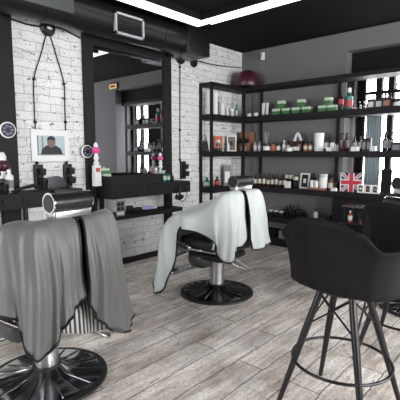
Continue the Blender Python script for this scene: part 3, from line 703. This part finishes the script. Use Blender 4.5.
def brush(loc, label, s=1.0, col='pink'):
    t = thing('neck_brush', label, 'brush', loc)
    MB().lathe([(0, 0), (.028*s, 0), (.034*s, .02*s), (.02*s, .05*s), (.03*s, .08*s), (.018*s, .11*s), (.022*s, .13*s), (0, .135*s)], 16).build('handle', M['white'], t)
    MB().sphere((0, 0, .16*s), .044*s, (1, 1, .9)).build('ball', M[col], t)
    MB().lathe([(0, .185*s), (.022*s, .185*s), (.024*s, .215*s), (.012*s, .24*s), (0, .245*s)], 14).build('tip', M['white'], t)
# carousel stack left of the mirror: base carton + brush on it
def stn(px, x=-3.75): v = on_x(px, 185, x); return Vector((x, v.y, CT))
p = stn(97, -3.78)
o = carton(p, .08, .06, .14, body='white', front='white', rz=PI/2); o.name = 'white_carton'; tag(o, 'plain white carton at the left end of the middle counter', 'box')
o2 = carton(p+Vector((0, 0, .142)), .075, .055, .08, body='white', front='red', rz=PI/2); tag(o2, 'white box with a red label on top of the plain white carton', 'box')
brush(p+Vector((0, 0, .224)), 'pink and white ornament brush on top of the white boxes left of the mirror', 1.0)
for k, (px, lab) in enumerate(((86.5, 'dark glass bottle nearest the mirror post, left end of the middle counter'), (90.5, 'dark glass bottle beside the plain white carton'))):
    pos = Vector((AX+.055+.03, on_x(px, 190, AX+.08).y, CT)); 
    pos.y = max(pos.y, 2.60) + k*.045 
    o = bottle((pos.x, pos.y, CT), .02, .20, body='darkglass', label='grey', cap='clear'); tag(o, lab, 'bottle')
for k, (px, zz) in enumerate(((104.5, 0), (105.5, .062), (104, .124))):
    v = stn(px, -3.84); o = carton(v+Vector((0, 0, zz)), .105, .07, .06, body='green' if k != 1 else 'white', band='palegreen', rz=PI/2, name='product_box')
    tag(o, ('green and white product box at the bottom of the pile left of the mirror counter', 'white product box in the middle of the pile on the mirror counter', 'green and white product box topmost of the pile on the mirror counter')[k], 'box')
# right end of the counter
for k, (px, x, lab, bd) in enumerate(((156, -3.83, 'clear glass bottle with white label by the right mirror post', 'clear'), (160, -3.80, 'second clear glass bottle, touching the teal spray bottle', 'clear'))):
    v = stn(px, x); tag(bottle(v, .03, .17-.03*k, body=bd, label='white', cap='white'), lab, 'bottle')
v = stn(159.5, -3.865); t0 = tag(bottle((v.x, v.y+.02, CT), .028, .16, body='clear', label='grey', cap='white'), 'clear bottle holding up the second pink ball ornament', 'bottle')
brush((v.x, v.y+.02, CT+.161), 'pink and white ornament brush at the right end of the mirror', .8)
for k, (px, x, lab) in enumerate(((163.5, -3.72, 'teal green spray bottle at the right end of the middle counter'), (168, -3.75, 'teal green tub bottle beside the brick edge on the middle counter'))):
    v = stn(px, x); tag(bottle(v, .036, .135-.02*k, body='teal', label='palegreen', cap='black' if k else 'palegreen', pump=(k == 0)), lab, 'bottle')
v = stn(171.5, -3.72); o = bottle(v, .03, .11, body='black', label=None, cap='black'); tag(o, 'short black bottle at the right end of the middle counter', 'bottle')
# lower shelf
def clipper(loc, rz, label, m1='black', m2='brushed'):
    t = thing('hair_clipper', label, 'clipper', loc, rz)
    MB().tube([(-.09, 0, .026), (-.05, 0, .026), (0, 0, .028), (.05, 0, .026)], [.016, .022, .024, .019], 12).build('body', M[m1], t)
    MB().box((.05, -.018, .014), (.085, .018, .034), .003).build('blade', M[m2], t)
v = on_x(150, 211, -3.74); clipper((-3.74, v.y, .655), 1.3, 'pale lilac hair clipper lying on the lower shelf of the middle counter', 'lilac', 'white')
v = on_x(138, 211, -3.76); clipper((-3.76, v.y, .655), 1.5, 'black hair clipper left of the lilac one on the lower shelf')
v = on_x(131, 212, -3.80); tag(jar((-3.80, v.y-.02, .655), .04, .07), 'squat black jar on the lower shelf left of the clippers', 'jar')
v = on_x(118, 204, -3.66)
t = thing('notice_card', 'dark card with pale squares printed, hanging under the left end of the counter', 'card', (-3.62, v.y, .655))
MB().box((0, -.055, 0), (.006, .055, .165)).build('card', M['grey'], t, smooth=False)
for a in range(2):
    for b_ in range(2): MB().box((.006, -.045+a*.047, .06+b_*.05), (.008, -.005+a*.047, .10+b_*.05)).build('printed_square', M['black'], t, smooth=False)
MB().box((.006, -.045, .015), (.008, .045, .045)).build('printed_band', M['cream'], t, smooth=False)
# cables hanging below counter ends
def droop(pts, label): return tag(MB().tube(catmull(pts, 30), .005, 6).build('appliance_cord', M['black']), label, 'cord')
v = on_x(182, 190, -3.585).y
droop([(-3.59, v-.10, .90), (-3.575, v-.09, .80), (-3.575, v, .74), (-3.575, v+.08, .80), (-3.59, v+.06, .90)], 'black cord looping below the right end of the middle counter')
t = thing('hair_dryer', 'black hair dryer hanging below the right end of the middle counter', 'hair dryer', (-3.57, v-.06, .77), .2)
MB().tube([(0, -.06, .03), (0, 0, .02), (0, .06, .03)], [.03, .036, .026], 14).build('barrel', M['black'], t)
MB().tube([(0, 0, .02), (0, .01, .10), (0, .0, .16)], [.018, .016, .014], 10).build('handle', M['black'], t)
# left station items
def stl(px, x=-3.75): v = on_x(px, 192, x); return Vector((x, v.y, CT))
tag(bottle(stl(10, -3.74), .036, .21, body='white', label='grey', cap='white', neck=.2), 'white bottle with slanting dark stripes on the far left counter', 'bottle')
o = bottle(stl(3, -3.70), .05, .13, body='darkglass', label=None, cap='black'); tag(o, 'wide dark bottle at the very left edge of the far left counter', 'bottle')
o = carton(stl(4, -3.86), .07, .05, .22, body='black', front='cream', rz=PI/2); tag(o, 'black carton leaning by the far left mirror post', 'box')
p = stl(6.5, -3.87); o = bottle((p.x, p.y+.03, CT), .03, .24, body='clear', label='maroon', cap='white'); tag(o, 'clear bottle with a maroon label by the far left mirror post', 'bottle')
brush((AX+.10, p.y-.03, CT+.0), 'white ornament brush with a maroon ball by the far left mirror post', 1.5, 'maroon')
p = stl(26, -3.72)
t = thing('curling_iron', 'black styling iron lying on the left counter next to the brick', 'styling iron', (p.x, p.y, CT), .4)
MB().tube([(0, -.16, .015), (0, -.02, .04), (0, .10, .05)], [.010, .016, .02], 10).build('body', M['black'], t)
MB().tube([(0, .10, .05), (0, .16, .03)], [.008, .006], 8).build('cord', M['black'], t)

# round mesh stool back: the rounded grey item seen between the holders
t = thing('round_brush_rack', 'dark rounded domed rack between the two holders on the left brick section', 'rack', (-3.90, 2.07, .96))
MB().box((-.04, -.16, 0), (.30, .14, .03), .004).build('ledge', M['black'], t)
MB().lathe([(0, 0), (.10, 0), (.10, .025), (0, .025)], 26, m=tf((.02, 0, .05), (0, PI/2, 0))).build('dome', M['chrome_dark'], t)

# ================================================================== BARBER CHAIRS
def barber_chair(label, loc, facing, caped=True, dark=False):
    t = thing('barber_chair', label, 'barber chair', loc, facing)
    ch = M['chrome']
    MB().lathe([(.345, 0), (.352, .006), (.350, .020), (.335, .026), (.322, .024), (.318, .0)], 56).build('base_rim', M['rubber'], t)
    MB().lathe([(.32, .012), (.318, .024), (.29, .030), (.20, .040), (.12, .058), (.085, .085), (.07, .09), (0, .09)], 56).build('base_plate', M['chrome_dark'] if dark else ch, t, label='ribbed round metal base')
    for k in range(20):
        a = 2*PI*k/20; p0 = (.12*math.cos(a), .12*math.sin(a), .057); p1 = (.30*math.cos(a), .30*math.sin(a), .030)
        MB().tube([p0, p1], [.006, .010] if dark else [.003, .004], 6).build('base_rib', M['rubber'] if dark else M['chrome_dark'], t)
    MB().lathe([(0, .08), (.072, .08), (.068, .12), (.066, .24), (.078, .36), (.09, .42), (0, .42)], 24).build('column', M['brushed'], t)
    MB().lathe([(.070, .085), (.082, .085), (.082, .10), (.070, .10)], 24).build('column_collar', M['rubber'], t)
    MB().tube(catmull([(-.02, -.06, .38), (-.10, -.18, .30), (-.18, -.30, .20), (-.14, -.35, .185), (-.05, -.24, .22), (.0, -.06, .34)], 30), .008, 8).build('pump_lever', M['brushed'], t)
    MB().box((-.22, -.20, .35), (.22, .20, .44), .06, 4).build('seat_housing', M['black'], t)
    MB().box((.0, -.20, .25), (.24, .20, .435), .085, 5).build('rear_shroud', M['shroud'], t)
    MB().box((-.25, -.25, .435), (.27, .25, .57), .045, 4).build('seat', M['leather'], t)
    MB().tube(catmull([(-.24, -.262, .47), (.0, -.268, .465), (.26, -.262, .47), (.292, -.20, .47), (.292, .20, .47), (.26, .262, .47), (0, .268, .465), (-.24, .262, .47)], 60), .012, 8).build('seat_trim', ch, t)
    lean = tf((-.20, 0, .55), (0, -.17, 0))
    MB().box((-.045, -.225, 0), (.05, .225, .43), .04, 4, m=lean).build('backrest', M['leather'], t)
    for s in (-1, 1):
        pts = [lean @ Vector(p) for p in ((0, s*.232, .02), (0, s*.236, .2), (0, s*.236, .34), (0, s*.215, .41), (0, s*.18, .435))]
        MB().tube(catmull(pts, 24), .010, 8).build('back_trim', ch, t)
    # armrests
    for s in (-1, 1):
        a = MB().box((-.20, s*.275-.032, .705), (.27, s*.275+.032, .745), .018, 3).build('armrest', M['leather'], t)
        MB().tube(catmull([(-.18, s*.275, .50), (-.20, s*.275, .62), (-.16, s*.275, .70), (.10, s*.275, .70), (.25, s*.275, .69), (.28, s*.275, .62), (.24, s*.275, .52), (.10, s*.272, .48)], 50), .013, 8).build('arm_tube', ch, a)
    # footrest
    fr = MB()
    for s in (-1, 1): fr.tube(catmull([(.18, s*.17, .42), (.34, s*.17, .38), (.42, s*.17, .26), (.46, s*.17, .16), (.56, s*.17, .13)], 30), .014, 8)
    fr.tube([(.46, -.17, .16), (.46, .17, .16)], .012, 8)
    f_ = fr.build('footrest', ch, t)
    MB().box((.42, -.19, .125), (.60, .19, .15), .008, m=tf()).build('foot_plate', M['brushed'], f_)
    # headrest
    hx, hz = -.275, 1.09
    MB().lathe([(0, -.125), (.042, -.125), (.051, -.118), (.051, .118), (.042, .125), (0, .125)], 26, m=tf((hx, 0, hz), (PI/2, 0, 0))).build('headrest', M['leather'], t)
    for s in (-1, 1):
        MB().lathe([(.045, -.004), (.054, -.004), (.054, .004), (.045, .004)], 26, m=tf((hx, s*.118, hz), (PI/2, 0, 0))).build('headrest_trim', ch, t)
    MB().box((hx-.045, -.115, 1.005), (hx+.04, .115, 1.055), .012, 3).build('headrest_plate', M['brushed'], t)
    MB().box((hx-.05, -.13, .985), (hx+.03, .14, 1.005), .005).build('headrest_clamp', M['black'], t)
    for s in (-1, 1): MB().tube([(hx+.005, s*.05, .93), (hx, s*.05, 1.02)], .009, 8).build('headrest_rod', ch, t)
    return t

def cape(name, label, loc, facing, keys, m, piping, seed=0, amp=.02, nf=9, nu=150, nv=36):
    """keys: list of profiles [(f, s, z) x4] running round the chair from one side of the back slit to the other"""
    K = [[Vector((f, -s, z)) for f, s, z in prof] for prof in keys]
    cols = []
    rowsN = len(K[0]); rows = [catmull([k[j] for k in K], nu) for j in range(rowsN)]
    mb = MB(); grid = []
    for i in range(nu+1):
        prof = catmull([rows[j][i] for j in range(rowsN)], nv); colv = []
        for j, p in enumerate(prof):
            v = j/nv; u = i/nu
            out = Vector((p.x, p.y, 0)); out = out.normalized() if out.length > 1e-4 else Vector((1, 0, 0))
            edge = min(1, min(u, 1-u)*14)
            fall = max(0, (v-.30)/.70)**1.1
            q = u*nf*2*PI + seed
            fold = math.sin(q + 1.1*math.sin(q*.37+seed)) * .8 + .35*math.sin(q*2.3+1.7*seed)
            wr = noise.noise(Vector((u*9+seed, v*3, seed)))*.02*min(1, v*3)
            p = p + out*(fold*amp*fall*edge + wr)
            colv.append(p)
        grid.append(colv)
    vs = [[mb.bm.verts.new(p) for p in c] for c in grid]
    uvl = mb.bm.loops.layers.uv.new('UVMap')
    for i in range(nu):
        for j in range(nv):
            f = mb.bm.faces.new([vs[i][j], vs[i+1][j], vs[i+1][j+1], vs[i][j+1]])
            for l, (a, b) in zip(f.loops, ((i, j), (i+1, j), (i+1, j+1), (i, j+1))): l[uvl].uv = (a/nu*2.2, b/nv)
    o = mb.build(name, m, ang=80); o.location = loc; o.rotation_euler = (0, 0, facing)
    sd = o.modifiers.new('thickness', 'SOLIDIFY'); sd.thickness = .003; sd.offset = 0
    tag(o, label, 'barber cape')
    edge = [grid[0][j] for j in range(0, nv+1)] + [grid[i][nv] for i in range(1, nu+1)] + [grid[nu][j] for j in range(nv-1, -1, -1)]
    MB().tube(edge, .0075, 6).build('piping', M[piping], o, label='dark edge piping')
    return o

C1, A1 = (-2.235, 1.09, 0), PI+.10
C2, A2 = (-2.455, 2.93, 0), PI
barber_chair('nearest barber chair with round chrome base, draped in the grey cape', C1, A1)
barber_chair('middle barber chair with dark ribbed base, draped in the white cape', C2, A2, dark=True)
barber_chair('uncovered black barber chair with chrome trim at the right edge', (-.88, 3.82, 0), math.radians(72))

N = (-.275, .0, .985)
keys1 = [
 [(-.255, .00, .985), (-.345, -.005, .985), (-.385, -.02, .76), (-.39, .01, .59)],
 [(-.26, -.02, .99), (-.35, -.04, .995), (-.395, -.05, .76), (-.41, -.05, .565)],
 [(-.26, -.04, .99), (-.35, -.09, 1.0), (-.405, -.11, .76), (-.42, -.12, .525)],
 [(-.26, -.06, .99), (-.35, -.15, 1.0), (-.405, -.16, .72), (-.425, -.18, .46)],
 [(-.26, -.07, .99), (-.34, -.20, 1.0), (-.395, -.21, .70), (-.42, -.24, .385)],
 [(-.25, -.08, .99), (-.32, -.245, .995), (-.375, -.27, .70), (-.40, -.305, .38)],
 [(-.23, -.09, .985), (-.28, -.28, .985), (-.34, -.33, .72), (-.37, -.355, .47)],
 [(-.22, -.09, .985), (-.22, -.32, 1.0), (-.27, -.36, .76), (-.30, -.36, .57)],
 [(-.20, -.08, .98), (-.12, -.35, .95), (-.06, -.39, .73), (-.08, -.42, .55)],
 [(-.18, -.06, .97), (.12, -.29, .81), (.20, -.38, .68), (.22, -.42, .53)],
 [(-.17, -.02, .96), (.22, -.10, .79), (.42, -.16, .66), (.48, -.18, .40)],
 [(-.17, .02, .96), (.22, .10, .79), (.42, .16, .66), (.48, .18, .40)],
 [(-.18, .06, .97), (.10, .28, .81), (.16, .38, .62), (.18, .44, .40)],
 [(-.20, .08, .98), (-.10, .31, .90), (-.12, .38, .66), (-.12, .42, .36)],
 [(-.23, .09, .985), (-.25, .29, .99), (-.30, .35, .66), (-.34, .39, .34)],
 [(-.25, .08, .99), (-.32, .245, 1.0), (-.37, .28, .66), (-.39, .32, .30)],
 [(-.26, .07, .99), (-.345, .18, 1.0), (-.395, .20, .68), (-.415, .22, .325)],
 [(-.26, .06, .99), (-.35, .12, .995), (-.405, .12, .72), (-.42, .12, .385)],
 [(-.26, .05, .985), (-.35, .07, .99), (-.40, .07, .74), (-.42, .06, .46)],
 [(-.255, .03, .985), (-.345, .03, .985), (-.385, .025, .76), (-.40, .015, .55)],
]
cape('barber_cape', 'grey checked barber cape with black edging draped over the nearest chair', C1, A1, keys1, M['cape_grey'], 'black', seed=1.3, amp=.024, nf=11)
keys2 = [
 [(-.255, -.05, 1.0), (-.345, -.07, .99), (-.385, -.08, .78), (-.40, -.08, .60)],
 [(-.26, -.06, 1.0), (-.35, -.11, .995), (-.395, -.13, .76), (-.41, -.15, .55)],
 [(-.26, -.07, 1.0), (-.35, -.15, .995), (-.40, -.19, .74), (-.41, -.24, .53)],
 [(-.25, -.08, .995), (-.33, -.20, .995), (-.395, -.25, .71), (-.41, -.27, .46)],
 [(-.25, -.08, .99), (-.31, -.24, .99), (-.38, -.30, .71), (-.40, -.36, .445)],
 [(-.23, -.09, .99), (-.27, -.28, .975), (-.32, -.345, .73), (-.35, -.42, .51)],
 [(-.22, -.09, .985), (-.18, -.28, .91), (-.24, -.35, .76), (-.30, -.385, .60)],
 [(-.20, -.08, .98), (-.06, -.26, .855), (-.09, -.335, .77), (-.10, -.355, .64)],
 [(-.19, -.07, .975), (.06, -.24, .825), (.08, -.335, .775), (.08, -.355, .66)],
 [(-.18, -.06, .97), (.14, -.21, .81), (.24, -.325, .76), (.17, -.365, .64)],
 [(-.18, -.05, .97), (.18, -.18, .825), (.33, -.34, .66), (.24, -.39, .25)],
 [(-.17, -.04, .97), (.20, -.15, .82), (.37, -.33, .64), (.29, -.44, .06)],
 [(-.17, -.02, .97), (.22, -.10, .815), (.43, -.26, .66), (.38, -.47, .05)],
 [(-.17, -.01, .965), (.23, -.05, .81), (.47, -.16, .67), (.46, -.38, .16)],
 [(-.17, .02, .965), (.22, .06, .80), (.46, .10, .67), (.50, .08, .30)],
 [(-.18, .06, .97), (.16, .20, .81), (.33, .32, .70), (.38, .38, .38)],
 [(-.20, .08, .98), (-.04, .28, .84), (.0, .36, .72), (.0, .40, .48)],
 [(-.23, .09, .985), (-.27, .275, .975), (-.31, .32, .74), (-.35, .36, .49)],
 [(-.25, .08, .99), (-.33, .22, .995), (-.375, .25, .75), (-.40, .30, .49)],
 [(-.26, .04, 1.0), (-.35, .12, 1.0), (-.39, .14, .76), (-.42, .17, .50)],
 [(-.26, .01, 1.0), (-.35, .05, .995), (-.395, .05, .76), (-.42, .04, .48)],
 [(-.255, -.02, 1.0), (-.345, -.02, .99), (-.385, -.01, .78), (-.41, -.02, .58)],
]
cape('barber_cape', 'white satin barber cape with dark edging draped over the middle chair', C2, A2, keys2, M['cape_white'], 'black', seed=.4, amp=.030, nf=8)

# striped cloth hanging from the seat of the near chair
mb = MB(); uvs = []
n = 18
for k in range(n):
    y0, y1 = -.24+.48*k/n, -.24+.48*(k+1)/n
    def pr(y): return [(-.265+.006*math.sin(y*40), y, .56), (-.285+.008*math.sin(y*40), y, .47), (-.29+.01*math.sin(y*34), y, .36+.05*math.sin(y*7))]
    a, b = pr(y0), pr(y1)
    for q in range(2): mb.bm.faces.new([mb.bm.verts.new(p) for p in (a[q], b[q], b[q+1], a[q+1])])
bmesh.ops.remove_doubles(mb.bm, verts=mb.bm.verts, dist=1e-5)
o = mb.build('striped_towel', M['stripe']); o.location = C1; o.rotation_euler = (0, 0, A1); o.modifiers.new('s', 'SOLIDIFY').thickness = .004
tag(o, 'black and white striped cloth hanging below the grey cape', 'towel')

# ================================================================== BAR STOOLS
ZT = .66
def bar_stool(label, loc, leg_rot, shell_rot):
    t = thing('bar_stool', label, 'bar stool', loc, 0, 'black bar stools at the right')
    for k in range(4):
        a = leg_rot + k*PI/2; c, s = math.cos(a), math.sin(a)
        MB().tube([(.115*c, .115*s, ZT-.005), (.19*c, .19*s, ZT-.225), (.332*c, .332*s, 0)], [.017, .019, .012], 12).build('leg', M['black_metal'], t)
    rr = .332-(.332-.118)*.281/ZT+.006
    MB().tube([(rr*math.cos(2*PI*k/48), rr*math.sin(2*PI*k/48), .281) for k in range(48)], .008, 8, closed=True).build('foot_ring', M['black_metal'], t)
    for k in range(4):
        a, b = leg_rot+k*PI/2, leg_rot+(k+1)*PI/2
        def lp(a_, z): r = .332-(.332-.118)*z/ZT; return (r*math.cos(a_), r*math.sin(a_), z)
        MB().tube([lp(a, ZT-.02), lp(b, .47)], .005, 6).build('brace', M['black_metal'], t)
        MB().tube([lp(b, ZT-.02), lp(a, .47)], .005, 6).build('brace', M['black_metal'], t)
    MB().lathe([(0, ZT-.012), (.12, ZT-.012), (.12, ZT-.002), (0, ZT-.002)], 24).build('mount_plate', M['black_metal'], t)
    # moulded armchair shell, forward = +x before rotation
    nphi, nr = 96, 18; mb = MB()
    RIM = [(0, .25, .035), (25, .265, .05), (48, .31, .15), (66, .318, .245), (90, .318, .278), (108, .315, .270), (122, .305, .262), (140, .284, .340), (158, .268, .380), (180, .26, .388)]
    def rim(deg):
        d_ = abs((deg+180) % 360-180)
        for (a0, r0, z0), (a1, r1, z1) in zip(RIM, RIM[1:]):
            if a0 <= d_ <= a1:
                u = (d_-a0)/(a1-a0); u = u*u*(3-2*u); return r0+(r1-r0)*u, z0+(z1-z0)*u
        return RIM[-1][1:]
    rings = []
    for j in range(nr+1):
        v = j/nr; ring = []
        for i in range(nphi):
            deg = 360*i/nphi; R_, Z_ = rim(deg)
            # walk along the section: flat pan, tight curve, steep side, slight flare at the lip
            s0 = min(1, v/.5); rad = R_*((.87*math.sin(s0*PI/2)**.85) if v < .5 else .87+.13*((v-.5)/.5)**1.6)
            z = Z_*(0.0 + (.13*(1-math.cos(s0*PI/2)) if v < .5 else .13+.87*((v-.5)/.5)**.95))
            fl = max(0, (v-.9)/.1)
            arm = math.exp(-((abs((deg+180) % 360-180)-90)/32)**2)
            rad += fl*fl*.022*arm + fl*.006; z -= fl*fl*.006*arm
            a = math.radians(deg)
            ring.append(mb.bm.verts.new((rad*math.cos(a)*1.0+.01, rad*math.sin(a)*1.02, ZT+.0+z)) if j else None)
        rings.append(ring)
    c0 = mb.bm.verts.new((.01, 0, ZT+.0))
    for i in range(nphi):
        mb.bm.faces.new([c0, rings[1][i], rings[1][(i+1) % nphi]])
        for j in range(1, nr): mb.bm.faces.new([rings[j][i], rings[j+1][i], rings[j+1][(i+1) % nphi], rings[j][(i+1) % nphi]])
    sh = mb.build('seat_shell', M['shell'], t, ang=80)
    sh.rotation_euler = (0, 0, shell_rot)
    sd = sh.modifiers.new('thickness', 'SOLIDIFY'); sd.thickness = .008; sd.offset = 0
    return t
bar_stool('nearest black bar stool with armchair shell and round foot ring', (-.816, 1.982, 0), math.radians(42.3), math.radians(82))
bar_stool('second black bar stool, partly hidden behind the nearest one', (-.735, 2.80, 0), math.radians(45), math.radians(74))

# ================================================================== TROLLEY behind the stools
t = thing('tool_trolley', 'slim metal-topped trolley behind the bar stools', 'trolley', (-1.55, 4.52, 0))
MB().box((-.32, -.14, .745), (.30, .14, .76), .003).build('top_tray', M['chrome_dark'], t, smooth=False)
MB().box((-.32, -.14, .56), (.30, .14, .572), .003).build('middle_tray', M['black_metal'], t, smooth=False)
MB().box((-.32, -.14, .16), (.30, .14, .172), .003).build('bottom_tray', M['black_metal'], t, smooth=False)
for x in (-.31, .27):
    for y in (-.13, .11): MB().box((x, y, 0), (x+.02, y+.02, .745)).build('post', M['black_metal'], t, smooth=False)
o = bottle((-1.80, 4.46, .572), .024, .13, body='orange', label='white', cap='white', name='bottle'); tag(o, 'orange-red bottle with white cap on the trolley behind the stools', 'bottle')
o = jar((-1.66, 4.44, .572), .026, .075, body='copper', lid='orange'); tag(o, 'small orange jar on the trolley beside the orange-red bottle', 'jar')

# ------------------------------------------------------------------ labels for the counted small things
groups = {}
for it in ITEMS: groups.setdefault((it[1], it[2]), []).append(it)
for (desc, place), its in groups.items():
    its.sort(key=lambda i: i[4])
    for k, (o, _, _, cat, _) in enumerate(its):
        if len(its) == 1: lab = desc+' '+place
        elif k == 0: lab = 'leftmost '+desc+' '+place
        elif k == len(its)-1: lab = 'rightmost '+desc+' '+place
        else: lab = ORD[k]+' from left, '+desc+' '+place
        o['label'] = lab; o['category'] = cat
        if len(its) > 1: o['group'] = desc+'s '+place
